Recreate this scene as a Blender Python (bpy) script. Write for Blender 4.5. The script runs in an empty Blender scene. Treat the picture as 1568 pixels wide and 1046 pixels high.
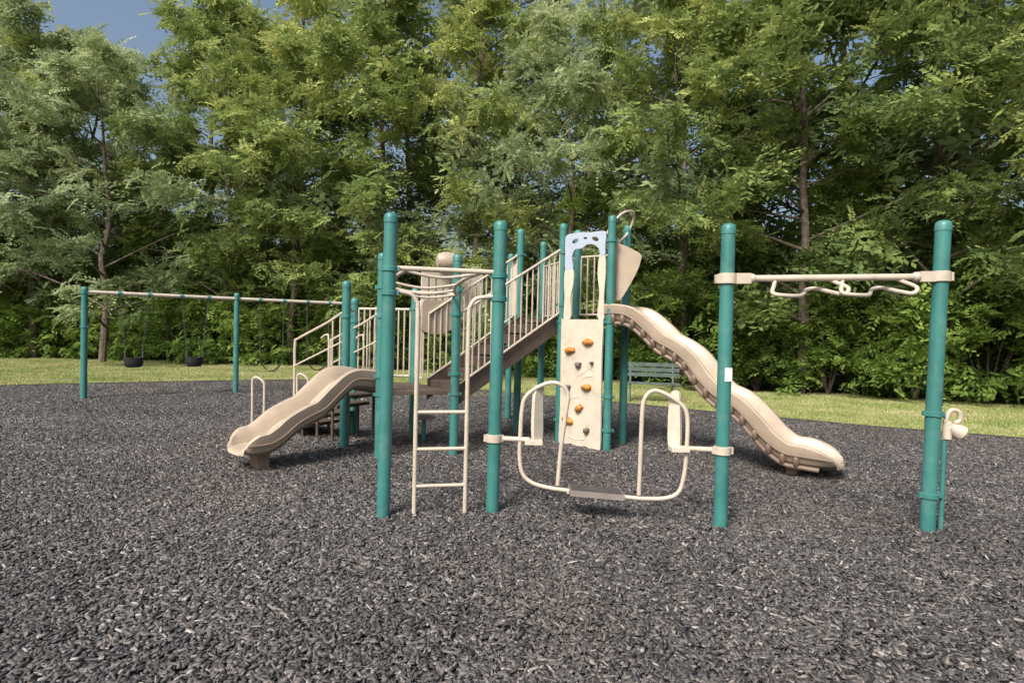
import bpy, math, random
import numpy as np
from mathutils import Vector, Matrix
from mathutils.geometry import tessellate_polygon
random.seed(7); rng = np.random.default_rng(7)
scene = bpy.context.scene
COL = scene.collection

# ------------------------------------------------------------------ materials
def new_mat(name):
    m = bpy.data.materials.new(name); m.use_nodes = True
    nt = m.node_tree; b = nt.nodes['Principled BSDF']
    return m, nt, b

def mat_paint(name, col, rough=0.4, var=0.12, scale=6.0, bump=0.0, dirt=None, dirt_amt=0.35):
    m, nt, b = new_mat(name)
    N, L = nt.nodes, nt.links
    tc = N.new('ShaderNodeTexCoord')
    n1 = N.new('ShaderNodeTexNoise'); n1.inputs['Scale'].default_value = scale; n1.inputs['Detail'].default_value = 6
    L.new(tc.outputs['Object'], n1.inputs['Vector'])
    r = N.new('ShaderNodeValToRGB')
    r.color_ramp.elements[0].position = 0.3; r.color_ramp.elements[1].position = 0.72
    c0 = [c*(1-var*1.6) for c in col]; c1 = [min(1, c*(1+var)) for c in col]
    r.color_ramp.elements[0].color = (*c0, 1); r.color_ramp.elements[1].color = (*c1, 1)
    L.new(n1.outputs['Fac'], r.inputs['Fac'])
    out = r.outputs['Color']
    if dirt:
        n2 = N.new('ShaderNodeTexNoise'); n2.inputs['Scale'].default_value = scale*2.3; n2.inputs['Detail'].default_value = 9; n2.inputs['Roughness'].default_value = 0.7
        L.new(tc.outputs['Object'], n2.inputs['Vector'])
        mr = N.new('ShaderNodeMapRange'); mr.inputs[1].default_value = 0.50; mr.inputs[2].default_value = 0.72
        mr.inputs[3].default_value = 0; mr.inputs[4].default_value = dirt_amt
        L.new(n2.outputs['Fac'], mr.inputs[0])
        mx = N.new('ShaderNodeMix'); mx.data_type = 'RGBA'
        L.new(mr.outputs[0], mx.inputs[0]); L.new(out, mx.inputs[6]); mx.inputs[7].default_value = (*dirt, 1)
        out = mx.outputs[2]
    L.new(out, b.inputs['Base Color'])
    b.inputs['Roughness'].default_value = rough
    if bump:
        bp = N.new('ShaderNodeBump'); bp.inputs['Strength'].default_value = bump; bp.inputs['Distance'].default_value = 0.01
        n3 = N.new('ShaderNodeTexNoise'); n3.inputs['Scale'].default_value = 90
        L.new(tc.outputs['Object'], n3.inputs['Vector'])
        L.new(n3.outputs['Fac'], bp.inputs['Height']); L.new(bp.outputs['Normal'], b.inputs['Normal'])
    return m

M_TEAL = mat_paint('teal_powdercoat', (0.045, 0.20, 0.185), 0.4, 0.12, 3, dirt=(0.16, 0.27, 0.25), dirt_amt=0.5)
M_CREAM = mat_paint('cream_tube', (0.56, 0.49, 0.405), 0.4, 0.06, 5, dirt=(0.31, 0.25, 0.19), dirt_amt=0.45)
M_PANEL = mat_paint('cream_plastic_panel', (0.64, 0.575, 0.475), 0.5, 0.05, 3, dirt=(0.34, 0.29, 0.22), dirt_amt=0.5)
M_SKYREFL = mat_paint('panel_sky_reflection', (0.42, 0.48, 0.59), 0.3, 0.06, 5, dirt=(0.5, 0.5, 0.5), dirt_amt=0.4)  # upper arch piece: sky reflection on the panel painted in as base colour
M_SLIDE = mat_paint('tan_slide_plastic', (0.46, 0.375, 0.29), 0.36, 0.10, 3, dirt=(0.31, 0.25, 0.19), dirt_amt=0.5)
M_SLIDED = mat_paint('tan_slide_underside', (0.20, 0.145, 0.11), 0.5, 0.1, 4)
M_BROWN = mat_paint('brown_deck_coating', (0.095, 0.068, 0.055), 0.6, 0.15, 8, bump=0.3)
M_GREY = mat_paint('grey_plastic', (0.24, 0.21, 0.195), 0.6, 0.12, 6)
M_BLACK = mat_paint('black_rubber', (0.02, 0.02, 0.022), 0.6, 0.2, 6)
M_CHAIN = mat_paint('galvanised_chain', (0.10, 0.10, 0.10), 0.5, 0.2, 30)
M_ORANGE = mat_paint('orange_hold', (0.50, 0.21, 0.035), 0.5, 0.25, 12)
M_HOLD = mat_paint('grey_hold', (0.13, 0.11, 0.095), 0.6, 0.2, 12)
M_WHITE = mat_paint('white_label', (0.8, 0.8, 0.78), 0.5, 0.03, 6)
M_BENCH = mat_paint('bench_green', (0.10, 0.14, 0.12), 0.5, 0.2, 8)
M_BARK = mat_paint('bark', (0.16, 0.13, 0.10), 0.9, 0.4, 7, bump=1.0, dirt=(0.06, 0.05, 0.035), dirt_amt=0.7)
M_EDGE = mat_paint('black_edging', (0.03, 0.03, 0.035), 0.5, 0.2, 6)

def mat_leaf(name, cdark, cmid, clight):
    m, nt, b = new_mat(name); N, L = nt.nodes, nt.links
    at = N.new('ShaderNodeAttribute'); at.attribute_name = 'tint'
    oi = N.new('ShaderNodeObjectInfo')
    mm = N.new('ShaderNodeMath'); mm.operation = 'MULTIPLY_ADD'
    L.new(oi.outputs['Random'], mm.inputs[0]); mm.inputs[1].default_value = 0.40
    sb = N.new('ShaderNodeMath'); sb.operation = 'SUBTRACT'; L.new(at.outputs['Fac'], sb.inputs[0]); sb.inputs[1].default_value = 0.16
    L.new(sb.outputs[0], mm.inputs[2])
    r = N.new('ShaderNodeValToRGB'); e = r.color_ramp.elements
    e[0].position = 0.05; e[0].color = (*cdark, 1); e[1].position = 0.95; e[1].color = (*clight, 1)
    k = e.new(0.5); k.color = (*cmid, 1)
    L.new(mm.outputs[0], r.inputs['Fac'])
    N.remove(b)
    df = N.new('ShaderNodeBsdfDiffuse'); L.new(r.outputs['Color'], df.inputs['Color'])
    tr = N.new('ShaderNodeBsdfTranslucent')
    hs = N.new('ShaderNodeHueSaturation'); hs.inputs['Value'].default_value = 1.25; hs.inputs['Hue'].default_value = 0.49
    L.new(r.outputs['Color'], hs.inputs['Color']); L.new(hs.outputs['Color'], tr.inputs['Color'])
    mx = N.new('ShaderNodeMixShader'); mx.inputs[0].default_value = 0.33
    L.new(df.outputs[0], mx.inputs[1]); L.new(tr.outputs[0], mx.inputs[2])
    L.new(mx.outputs[0], N['Material Output'].inputs['Surface'])
    return m
M_LEAF = mat_leaf('tree_leaves', (0.13, 0.19, 0.065), (0.27, 0.345, 0.115), (0.50, 0.54, 0.20))
M_LEAFB = mat_leaf('tree_leaves_bluish', (0.16, 0.22, 0.11), (0.31, 0.385, 0.20), (0.50, 0.56, 0.32))
M_SHRUB = mat_leaf('shrub_leaves', (0.10, 0.17, 0.04), (0.215, 0.325, 0.075), (0.40, 0.51, 0.15))

def mat_chip():
    m, nt, b = new_mat('rubber_chips'); N, L = nt.nodes, nt.links
    g = N.new('ShaderNodeNewGeometry')
    r = N.new('ShaderNodeValToRGB'); e = r.color_ramp.elements
    e[0].position = 0; e[0].color = (0.028, 0.027, 0.028, 1)
    e[1].position = 1; e[1].color = (0.36, 0.34, 0.33, 1)
    for p, c in [(0.3, (0.06, 0.058, 0.059)), (0.6, (0.10, 0.095, 0.095)), (0.85, (0.15, 0.138, 0.134)), (0.96, (0.21, 0.185, 0.165))]:
        k = e.new(p); k.color = (*c, 1)
    L.new(g.outputs['Random Per Island'], r.inputs['Fac'])
    n = N.new('ShaderNodeTexNoise'); n.inputs['Scale'].default_value = 0.7; n.inputs['Detail'].default_value = 3
    L.new(g.outputs['Position'], n.inputs['Vector'])
    mr = N.new('ShaderNodeMapRange'); mr.inputs[1].default_value = 0.3; mr.inputs[2].default_value = 0.7; mr.inputs[3].default_value = 0.82; mr.inputs[4].default_value = 1.15
    L.new(n.outputs['Fac'], mr.inputs[0])
    # sparse warm (weathered, dusty) drift over the chips
    n2 = N.new('ShaderNodeTexNoise'); n2.inputs['Scale'].default_value = 0.45; n2.inputs['Detail'].default_value = 4
    L.new(g.outputs['Position'], n2.inputs['Vector'])
    m2 = N.new('ShaderNodeMapRange'); m2.inputs[1].default_value = 0.5; m2.inputs[2].default_value = 0.72; m2.inputs[3].default_value = 0; m2.inputs[4].default_value = 0.3
    L.new(n2.outputs['Fac'], m2.inputs[0])
    mc = N.new('ShaderNodeMix'); mc.data_type = 'RGBA'; L.new(m2.outputs[0], mc.inputs[0]); L.new(r.outputs['Color'], mc.inputs[6]); mc.inputs[7].default_value = (0.16, 0.13, 0.105, 1)
    mx = N.new('ShaderNodeVectorMath'); mx.operation = 'SCALE'
    L.new(mc.outputs[2], mx.inputs[0]); L.new(mr.outputs[0], mx.inputs['Scale'])
    L.new(mx.outputs[0], b.inputs['Base Color']); b.inputs['Roughness'].default_value = 0.6
    return m
M_CHIP = mat_chip()

def mat_ground(name, cols, scale, bump=0.4):
    m, nt, b = new_mat(name); N, L = nt.nodes, nt.links
    tc = N.new('ShaderNodeTexCoord')
    n = N.new('ShaderNodeTexNoise'); n.inputs['Scale'].default_value = scale; n.inputs['Detail'].default_value = 10; n.inputs['Roughness'].default_value = 0.7
    L.new(tc.outputs['Object'], n.inputs['Vector'])
    r = N.new('ShaderNodeValToRGB'); e = r.color_ramp.elements
    e[0].position = 0.3; e[0].color = (*cols[0], 1); e[1].position = 0.7; e[1].color = (*cols[-1], 1)
    for i, c in enumerate(cols[1:-1]):
        k = e.new(0.3+0.4*(i+1)/(len(cols)-1)); k.color = (*c, 1)
    L.new(n.outputs['Fac'], r.inputs['Fac']); L.new(r.outputs['Color'], b.inputs['Base Color'])
    b.inputs['Roughness'].default_value = 0.95
    bp = N.new('ShaderNodeBump'); bp.inputs['Strength'].default_value = bump; bp.inputs['Distance'].default_value = 0.03
    L.new(n.outputs['Fac'], bp.inputs['Height']); L.new(bp.outputs['Normal'], b.inputs['Normal'])
    return m
M_MULCHBASE = mat_ground('mulch_base', [(0.022, 0.022, 0.023), (0.045, 0.043, 0.044), (0.08, 0.075, 0.074)], 60)
M_GROUND = mat_ground('ground_soil', [(0.09, 0.095, 0.04), (0.17, 0.165, 0.07), (0.27, 0.23, 0.13)], 2.5)
M_LITTER = mat_ground('leaf_litter', [(0.02, 0.025, 0.01), (0.045, 0.045, 0.02), (0.09, 0.07, 0.04)], 4)

def mat_grass():
    m, nt, b = new_mat('grass_blades'); N, L = nt.nodes, nt.links
    g = N.new('ShaderNodeNewGeometry')
    n = N.new('ShaderNodeTexNoise'); n.inputs['Scale'].default_value = 0.75; n.inputs['Detail'].default_value = 6
    L.new(g.outputs['Position'], n.inputs['Vector'])
    ad = N.new('ShaderNodeMath'); ad.operation = 'MULTIPLY_ADD'; L.new(g.outputs['Random Per Island'], ad.inputs[0]); ad.inputs[1].default_value = 0.4
    s2 = N.new('ShaderNodeMath'); s2.operation = 'SUBTRACT'; L.new(n.outputs['Fac'], s2.inputs[0]); s2.inputs[1].default_value = 0.2
    L.new(s2.outputs[0], ad.inputs[2])
    r = N.new('ShaderNodeValToRGB'); e = r.color_ramp.elements
    e[0].position = 0.25; e[0].color = (0.17, 0.24, 0.06, 1); e[1].position = 0.75; e[1].color = (0.50, 0.44, 0.26, 1)
    k = e.new(0.5); k.color = (0.31, 0.36, 0.11, 1)
    L.new(ad.outputs[0], r.inputs['Fac']); L.new(r.outputs['Color'], b.inputs['Base Color']); b.inputs['Roughness'].default_value = 0.6
    return m
M_GRASS = mat_grass()

# ------------------------------------------------------------------ mesh helpers
class MB:
    def __init__(s): s.v = []; s.f = []; s.m = []; s.mats = []
    def mi(s, mat):
        if mat not in s.mats: s.mats.append(mat)
        return s.mats.index(mat)
    def add(s, vs, fs, mat):
        o = len(s.v); k = s.mi(mat)
        s.v += [tuple(v) for v in vs]
        for f in fs: s.f.append(tuple(i+o for i in f)); s.m.append(k)
    def obj(s, name, parent=None, smooth=True, bevel=0):
        me = bpy.data.meshes.new(name); me.from_pydata(s.v, [], s.f)
        for m in s.mats: me.materials.append(m)
        me.polygons.foreach_set('material_index', s.m)
        me.update()
        ob = bpy.data.objects.new(name, me); COL.objects.link(ob)
        if smooth:
            me.polygons.foreach_set('use_smooth', [True]*len(me.polygons))
            me.set_sharp_from_angle(angle=math.radians(38))
        if bevel:
            b = ob.modifiers.new('bevel', 'BEVEL'); b.width = bevel; b.segments = 2; b.limit_method = 'ANGLE'
        if parent: ob.parent = parent
        return ob

def empty(name, loc=(0, 0, 0)):
    e = bpy.data.objects.new(name, None); COL.objects.link(e); e.empty_display_size = 0.2
    return e

def catmull(P, n=6, closed=False):
    P = [Vector(p) for p in P]
    if len(P) < 3: return P
    out = []; m = len(P)
    for i in range(m if closed else m-1):
        if closed: p0, p1, p2, p3 = P[(i-1) % m], P[i], P[(i+1) % m], P[(i+2) % m]
        else: p0, p1, p2, p3 = P[max(i-1, 0)], P[i], P[i+1], P[min(i+2, m-1)]
        for k in range(n):
            t = k/n
            out.append(0.5*((2*p1)+(-p0+p2)*t+(2*p0-5*p1+4*p2-p3)*t*t+(-p0+3*p1-3*p2+p3)*t**3))
    if not closed: out.append(P[-1])
    return out

def tube(mb, pts, r, mat, n=10, smooth=0, closed=False, radii=None):
    P = catmull(pts, smooth, closed) if smooth else [Vector(p) for p in pts]
    m = len(P); vs = []; fs = []
    T = []
    for i in range(m):
        if closed: t = P[(i+1) % m]-P[i-1]
        else: t = P[min(i+1, m-1)]-P[max(i-1, 0)]
        T.append(t.normalized())
    up = Vector((0, 0, 1)) if abs(T[0].z) < 0.9 else Vector((1, 0, 0))
    nrm = T[0].cross(up).normalized()
    for i in range(m):
        nrm = (nrm - T[i]*nrm.dot(T[i])).normalized()
        b = T[i].cross(nrm)
        rr = radii[i*(len(radii)-1)//max(m-1, 1)] if radii else r
        for k in range(n):
            a = 2*math.pi*k/n
            vs.append(P[i]+(nrm*math.cos(a)+b*math.sin(a))*rr)
    for i in range(m if closed else m-1):
        for k in range(n):
            a0 = i*n+k; a1 = i*n+(k+1) % n; j = (i+1) % m
            fs.append((a0, a1, j*n+(k+1) % n, j*n+k))
    if not closed:
        fs.append(tuple(range(n))[::-1]); fs.append(tuple((m-1)*n+k for k in range(n)))
    mb.add(vs, fs, mat)

def revolve(mb, base, prof, mat, n=20, axis=(0, 0, 1)):
    ax = Vector(axis).normalized(); q = Vector((0, 0, 1)).rotation_difference(ax)
    vs = []; fs = []
    for r, z in prof:
        for k in range(n):
            a = 2*math.pi*k/n
            vs.append(Vector(base)+q @ Vector((r*math.cos(a), r*math.sin(a), z)))
    for i in range(len(prof)-1):
        for k in range(n):
            fs.append((i*n+k, i*n+(k+1) % n, (i+1)*n+(k+1) % n, (i+1)*n+k))
    fs.append(tuple(range(n))[::-1]); fs.append(tuple((len(prof)-1)*n+k for k in range(n)))
    mb.add(vs, fs, mat)

def post(mb, x, y, h, r=0.056, lean=(0, 0), clamps=(), bottom=-0.1):
    top = Vector((x+lean[0], y+lean[1], h)); base = Vector((x, y, bottom))
    ax = (top-base); L = ax.length
    revolve(mb, base, [(r, 0), (r, L-0.09)], M_TEAL, 22, ax)
    c = top-ax.normalized()*0.09
    revolve(mb, c, [(r*1.07, 0), (r*1.07, 0.045), (r*0.95, 0.07), (r*0.6, 0.086), (r*0.05, 0.09)], M_TEAL, 22, ax)
    for z in clamps:
        cc = base+ax*((z-bottom)/(h-bottom))
        clamp(mb, cc, r, ax)

def clamp(mb, c, r, ax=(0, 0, 1), mat=None, h=0.045):
    mat = mat or M_TEAL
    a = Vector(ax).normalized()
    revolve(mb, Vector(c)-a*h/2, [(r*1.02, 0), (r*1.2, 0.004), (r*1.2, h-0.004), (r*1.02, h)], mat, 22, a)
    for sx in (-1, 1):
        box(mb, Vector(c)+Vector((sx*r*1.32, 0, 0)), (0.022, 0.03, h*0.8), mat)

def box(mb, c, s, mat, ux=(1, 0, 0), uy=(0, 1, 0)):
    ux = Vector(ux).normalized(); uy = Vector(uy).normalized(); uz = ux.cross(uy)
    vs = []
    for dz in (-1, 1):
        for dx, dy in ((-1, -1), (1, -1), (1, 1), (-1, 1)):
            vs.append(Vector(c)+ux*dx*s[0]/2+uy*dy*s[1]/2+uz*dz*s[2]/2)
    mb.add(vs, [(0, 3, 2, 1), (4, 5, 6, 7), (0, 1, 5, 4), (1, 2, 6, 5), (2, 3, 7, 6), (3, 0, 4, 7)], mat)

def plate(mb, loops, org, ux, uy, t, mat):
    """flat plate of thickness t: outline + holes in 2D (u,v)"""
    ux = Vector(ux).normalized(); uy = Vector(uy).normalized(); nz = ux.cross(uy).normalized()
    org = Vector(org)
    tris = tessellate_polygon([[Vector((u, v, 0)) for u, v in lp] for lp in loops])
    flat = [p for lp in loops for p in lp]; n = len(flat)
    vs = [org+ux*u+uy*v+nz*t/2 for u, v in flat]+[org+ux*u+uy*v-nz*t/2 for u, v in flat]
    fs = [tuple(t3) for t3 in tris]+[tuple(i+n for i in t3[::-1]) for t3 in tris]
    o = 0
    for lp in loops:
        m = len(lp)
        for i in range(m):
            a, b = o+i, o+(i+1) % m
            fs.append((a, a+n, b+n, b))
        o += m
    mb.add(vs, fs, mat)

def smooth2(lp, n=4):
    return [(p.x, p.y) for p in catmull([(u, v, 0) for u, v in lp], n, True)]

def prism(mb, poly, z0, z1, mat):
    n = len(poly)
    vs = [(x, y, z0) for x, y in poly]+[(x, y, z1) for x, y in poly]
    fs = [tuple(range(n))[::-1], tuple(range(n, 2*n))]+[(i, (i+1) % n, n+(i+1) % n, n+i) for i in range(n)]
    mb.add(vs, fs, mat)

# ------------------------------------------------------------------ layout (metres)
P1 = (-1.05, 4.91); P2 = (-0.14, 5.11); P3 = (1.76, 4.85); P4 = (3.49, 4.87)
Q1 = (-1.59, 7.14); Q2 = (-0.71, 7.42); Q3 = (-2.19, 7.74); Q4 = (-1.42, 8.55)
A = (0.705, 8.47); B = (1.31, 7.91); C = (1.62, 8.45); D = (0.97, 8.98); E = (0.10, 9.17); F = (0.52, 10.4)
DECK1 = 0.84; DECK2 = 1.80
def V(p, z): return Vector((p[0], p[1], z))

# ---- main structure
PS = empty('playground_structure')
mb = MB()
post(mb, *Q1, 2.52, clamps=(0.80, 1.02, 2.1, 1.75)); post(mb, *Q2, 2.56, clamps=(0.80, 1.05, 2.1, 1.8))
post(mb, *Q3, 2.22, clamps=(0.80, 1.75)); post(mb, *Q4, 2.2, clamps=(0.80, 1.9))
post(mb, -2.35, 8.75, 2.05, clamps=(0.8, 1.7))
post(mb, *A, 3.17, clamps=(0.35, 1.76, 2.0, 2.75)); post(mb, *B, 3.19, clamps=(0.3, 0.75, 1.76, 2.85))
post(mb, *C, 3.16, clamps=(1.76, 2.75)); post(mb, *D, 3.17, clamps=(1.76,)); post(mb, *E, 3.2, clamps=(1.76, 2.8)); post(mb, *F, 3.2, clamps=(1.76,))
post(mb, -0.05, 10.6, 3.0, clamps=(1.76,))
mb.obj('support_posts', PS)
mb = MB()
prism(mb, [(-1.56, 7.2), (-0.76, 7.46), (-1.22, 8.1), (-1.42, 8.5), (-2.1, 7.78)], DECK1-0.055, DECK1, M_BROWN)
prism(mb, [(0.74, 8.52), (1.30, 7.98), (1.57, 8.45), (0.97, 8.94), (0.55, 10.3), (0.0, 10.5), (0.14, 9.17)], DECK2-0.055, DECK2, M_BROWN)
mb.obj('decks', PS, smooth=False, bevel=0.006)
# entry arch panel between A and B
mb = MB()
uAB = Vector((B[0]-A[0], B[1]-A[1], 0)); LAB = uAB.length; uAB.normalize(); nAB = Vector((uAB.y, -uAB.x, 0))
cAB = (V(A, 0)+V(B, 0))/2+nAB*0.03
w = LAB/2-0.07
def blob(cx, cy, rx, ry, n=10, rot=0):
    return [(cx+rx*math.cos(a)*math.cos(rot)-ry*math.sin(a)*math.sin(rot), cy+rx*math.cos(a)*math.sin(rot)+ry*math.sin(a)*math.cos(rot)) for a in [2*math.pi*k/n for k in range(n)]]
legL = [(-w, 0), (-w+.008, .3), (-w-.008, .5), (-w+.01, .7), (-w+.14, .7), (-w+.155, .5), (-w+.11, .3), (-w+.13, .08), (-w+.10, -.005)]
plate(mb, [smooth2(legL)], cAB+Vector((0, 0, DECK2)), uAB, (0, 0, 1), 0.02, M_PANEL)
legR = [(w, 0), (w-.012, .3), (w+.006, .6), (w-.01, .85), (w-.10, .85), (w-.12, .6), (w-.085, .35), (w-.11, .08), (w-.08, -.005)]
plate(mb, [smooth2(legR)], cAB+Vector((0, 0, DECK2)), uAB, (0, 0, 1), 0.02, M_PANEL)
top = smooth2([(-w+.01, .71), (-w, .95), (-w-.005, 1.1), (-w+.03, 1.19), (-.1, 1.205), (.08, 1.19), (w-.03, 1.185), (w, 1.1), (w-.01, .95), (w-.01, .862), (w-.09, .862), (w-.10, .93), (w-.16, 1.0), (.05, 1.03), (-.05, .98), (-w+.17, .97), (-w+.12, .86), (-w+.14, .71)], 4)
plate(mb, [top, blob(-.17, 1.09, .06, .03, 10, .3), blob(.0, 1.115, .035, .018), blob(.17, 1.09, .06, .03, 10, -.3)], cAB+Vector((0, 0, DECK2)), uAB, (0, 0, 1), 0.022, M_SKYREFL)
mb.obj('entry_arch_panel', PS, smooth=False, bevel=0.004)

def barrier(mb, a, b, z0a, z0b, h, step=0.1, r=0.012, inset=0.07, mat=M_CREAM):
    a = Vector((a[0], a[1], 0)); b = Vector((b[0], b[1], 0)); d = (b-a); L = d.length; u = d/L
    a2 = a+u*inset; b2 = b-u*inset
    def zz(t): return z0a+(z0b-z0a)*t
    tube(mb, [a2+Vector((0, 0, zz(0)+0.08)), b2+Vector((0, 0, zz(1)+0.08))], 0.016, mat, 8)
    tube(mb, [a2+Vector((0, 0, zz(0)+h)), b2+Vector((0, 0, zz(1)+h))], 0.018, mat, 8)
    n = max(1, int((L-2*inset)/step))
    for i in range(0, n+1):
        t = i/n; p = a2.lerp(b2, t)
        tube(mb, [p+Vector((0, 0, zz(t)+0.08)), p+Vector((0, 0, zz(t)+h))], r, mat, 6)
mb = MB()
barrier(mb, D, C, DECK2, DECK2, 0.95)
barrier(mb, F, D, DECK2, DECK2, 0.95)
barrier(mb, E, (-0.05, 10.6), DECK2, DECK2, 0.95)
barrier(mb, Q4, (-1.2, 8.08), DECK1, DECK1, 1.15, 0.085)
barrier(mb, (-2.35, 8.75), Q4, DECK1, DECK1, 1.05, 0.085)
mb.obj('barrier_rails', PS)
# slatted cream wall panel + bubble + tan half panel
mb = MB()
ux = Vector((0.8, 0.6, 0))
o = Vector((-1.28, 8.22, 0))
slots = []
for i in range(8):
    u = 0.10+i*0.115
    slots.append([(u, 0.36), (u+.03, 0.36), (u+.03, .86), (u, .86)])
plate(mb, [smooth2([(0, 0.25), (0, .5), (0.0, .80), (.06, .88), (.5, .93), (.97, .98), (1.02, .94), (1.02, .6), (1.02, .40), (.8, .3), (.5, .25), (.3, .25)], 3)]+[[(max(.04, p[0]), p[1]*.9+.02) for p in s_] for s_ in slots], o+Vector((0, 0, 1.55)), ux, (0, 0, 1), 0.025, M_PANEL)
plate(mb, [smooth2([(0, .02), (0, .2), (0, .40), (.1, .43), (.35, .43), (.5, .41), (.5, .2), (.5, .06), (.4, 0), (.25, -.04), (.1, -.02)], 3)], o+Vector((0.03, -0.12, 1.58)), ux, (0, 0, 1), 0.04, M_SLIDE)
revolve(mb, (-0.93, 8.25, 2.56), [(0.04, -0.16), (0.10, -0.14), (0.13, -0.07), (0.135, 0), (0.13, .07), (.10, .14), (.04, .16)], M_SLIDE, 20, (1, 0.3, 0))
mb.obj('play_panels', PS, smooth=True)
ST = empty('metal_staircase')
mb = MB()
d = Vector((0.8, 0.6, 0)); pr = Vector((-0.6, 0.8, 0)); L = 1.76
s0 = Vector((Q2[0], Q2[1], 0))
ns = 6
for i in range(ns):
    z = DECK1+(DECK2-DECK1)*(i+1)/ns
    c = s0+d*(0.12+(i+0.5)*(L-0.15)/ns)+pr*0.42
    box(mb, c+Vector((0, 0, z-0.10)), (0.33, 0.74, 0.03), M_BROWN, d, pr)
    box(mb, c-d*0.155+Vector((0, 0, z-0.16)), (0.015, 0.74, 0.11), M_BROWN, d, pr)
for off in (0.035, 0.81):
    a = s0+pr*off
    plate(mb, [[(0.05, DECK1-0.20), (0.05, DECK1+0.07), (L-0.05, DECK2+0.07), (L-0.05, DECK2-0.21)]], a, d, (0, 0, 1), 0.012, M_BROWN)
    tube(mb, [a+d*.05+Vector((0, 0, DECK1+.075)), a+d*(L-.05)+Vector((0, 0, DECK2+.075))], .012, M_BROWN, 6)
mb.obj('steps_and_stringers', ST, smooth=False, bevel=0.003)
mb = MB()
barrier(mb, Q2, A, DECK1, DECK2, 0.98, 0.095, 0.011, 0.06)
barrier(mb, (-1.2, 8.08), E, DECK1, DECK2, 0.98, 0.095, 0.011, 0.06)
mb.obj('stair_railings', ST)

# loop pipe over slide entrance + hood
mb = MB()
tube(mb, [(1.17, 8.03, 2.75), (1.25, 7.98, 2.95), (1.38, 8.0, 3.16), (1.52, 8.1, 3.28), (1.66, 8.25, 3.30), (1.68, 8.38, 3.2), (1.6, 8.4, 3.02), (1.5, 8.2, 2.92), (1.42, 8.02, 2.85)], 0.018, M_CREAM, 8, 5)
dS = Vector((0.82, -0.57, 0)).normalized(); pS = Vector((0.57, 0.82, 0)).normalized()
S0 = Vector((1.47, 8.16, 0))
hd = dS+pS*.5
plate(mb, [smooth2([(0, .12), (-.02, .4), (-.01, .78), (.04, .84), (.34, .70), (.36, .60), (.30, .42), (.14, .12), (.07, .06)], 3)], S0-pS*0.16+Vector((0, 0, DECK2+0.2))-dS*0.02, hd, (0, 0, 1), 0.06, M_SLIDE)
tube(mb, [S0-pS*0.18+Vector((0, 0, DECK2+.36))+hd*.03, S0-pS*.16+Vector((0, 0, DECK2+.95))+hd*.04, S0-pS*.16+Vector((0, 0, DECK2+.86))+hd*.25], .02, M_SLIDE, 8)
mb.obj('slide_hood', PS)

# ---- climbing wall
CW = empty('climbing_wall')
mb = MB()
wl = LAB/2-0.06
out = smooth2([(-wl, .03), (-wl+.01, .6), (-wl, 1.2), (-wl, 1.76), (-wl+.03, 1.79), (0, 1.79), (wl-.03, 1.79), (wl, 1.76), (wl-.01, 1.2), (wl, .6), (wl, .03), (wl-.08, .0), (.1, .05), (0, .02), (-.15, .05), (-wl+.06, .0)], 4)
plate(mb, [out], cAB+nAB*0.03, uAB, (0, 0, 1), 0.03, M_PANEL)
mb.obj('wall_panel', CW, smooth=False, bevel=0.005)
mb = MB()
def hold(u, v, rx, ry, mat, rot):
    c = cAB+nAB*0.045+uAB*u+Vector((0, 0, v)); n = 12; vs = []; fs = []
    rr = random.Random(int(u*1000+v*77)); wob = [1+rr.uniform(-.22, .22) for _ in range(n)]
    rings = [(1, 0), (1.0, .02), (.85, .045), (.5, .062), (.1, .066)]
    for s, h in rings:
        for k in range(n):
            a = 2*math.pi*k/n; x = rx*s*math.cos(a)*wob[k]; y = ry*s*math.sin(a)*wob[k]
            p = c+uAB*(x*math.cos(rot)-y*math.sin(rot))+Vector((0, 0, 1))*(x*math.sin(rot)+y*math.cos(rot))+nAB*h
            vs.append(p)
    for i in range(len(rings)-1):
        for k in range(n): fs.append((i*n+k, i*n+(k+1) % n, (i+1)*n+(k+1) % n, (i+1)*n+k))
    fs.append(tuple((len(rings)-1)*n+k for k in range(n)))
    mb.add(vs, fs, mat)
for u, v, rx, ry, m, r_ in [(-.18, 1.36, .085, .045, M_ORANGE, .2), (.12, 1.48, .085, .045, M_ORANGE, 0), (-.03, 1.16, .05, .04, M_HOLD, 0), (.12, .86, .08, .05, M_ORANGE, .1),
                            (-.2, .83, .05, .04, M_HOLD, .5), (.0, .56, .07, .05, M_ORANGE, .8), (-.2, .38, .095, .05, M_ORANGE, -.4), (.14, .27, .05, .04, M_HOLD, .4), (.2, 1.2, .022, .022, M_HOLD, 0)]:
    hold(u, v, rx, ry, m, r_)
for pts in ([(-.05, 1.0), (.05, 1.06), (.15, 1.12), (.22, 1.1)], [(.02, .96), (.1, 1.0), (.2, 1.02)], [(-.24, .62), (-.1, .7), (.02, .72)], [(-.2, .15), (-.05, .12), (.1, .14)]):
    tube(mb, [cAB+nAB*.043+uAB*u+Vector((0, 0, v)) for u, v in pts], .009, M_PANEL, 6, 4)
mb.obj('climbing_holds', CW)

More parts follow.
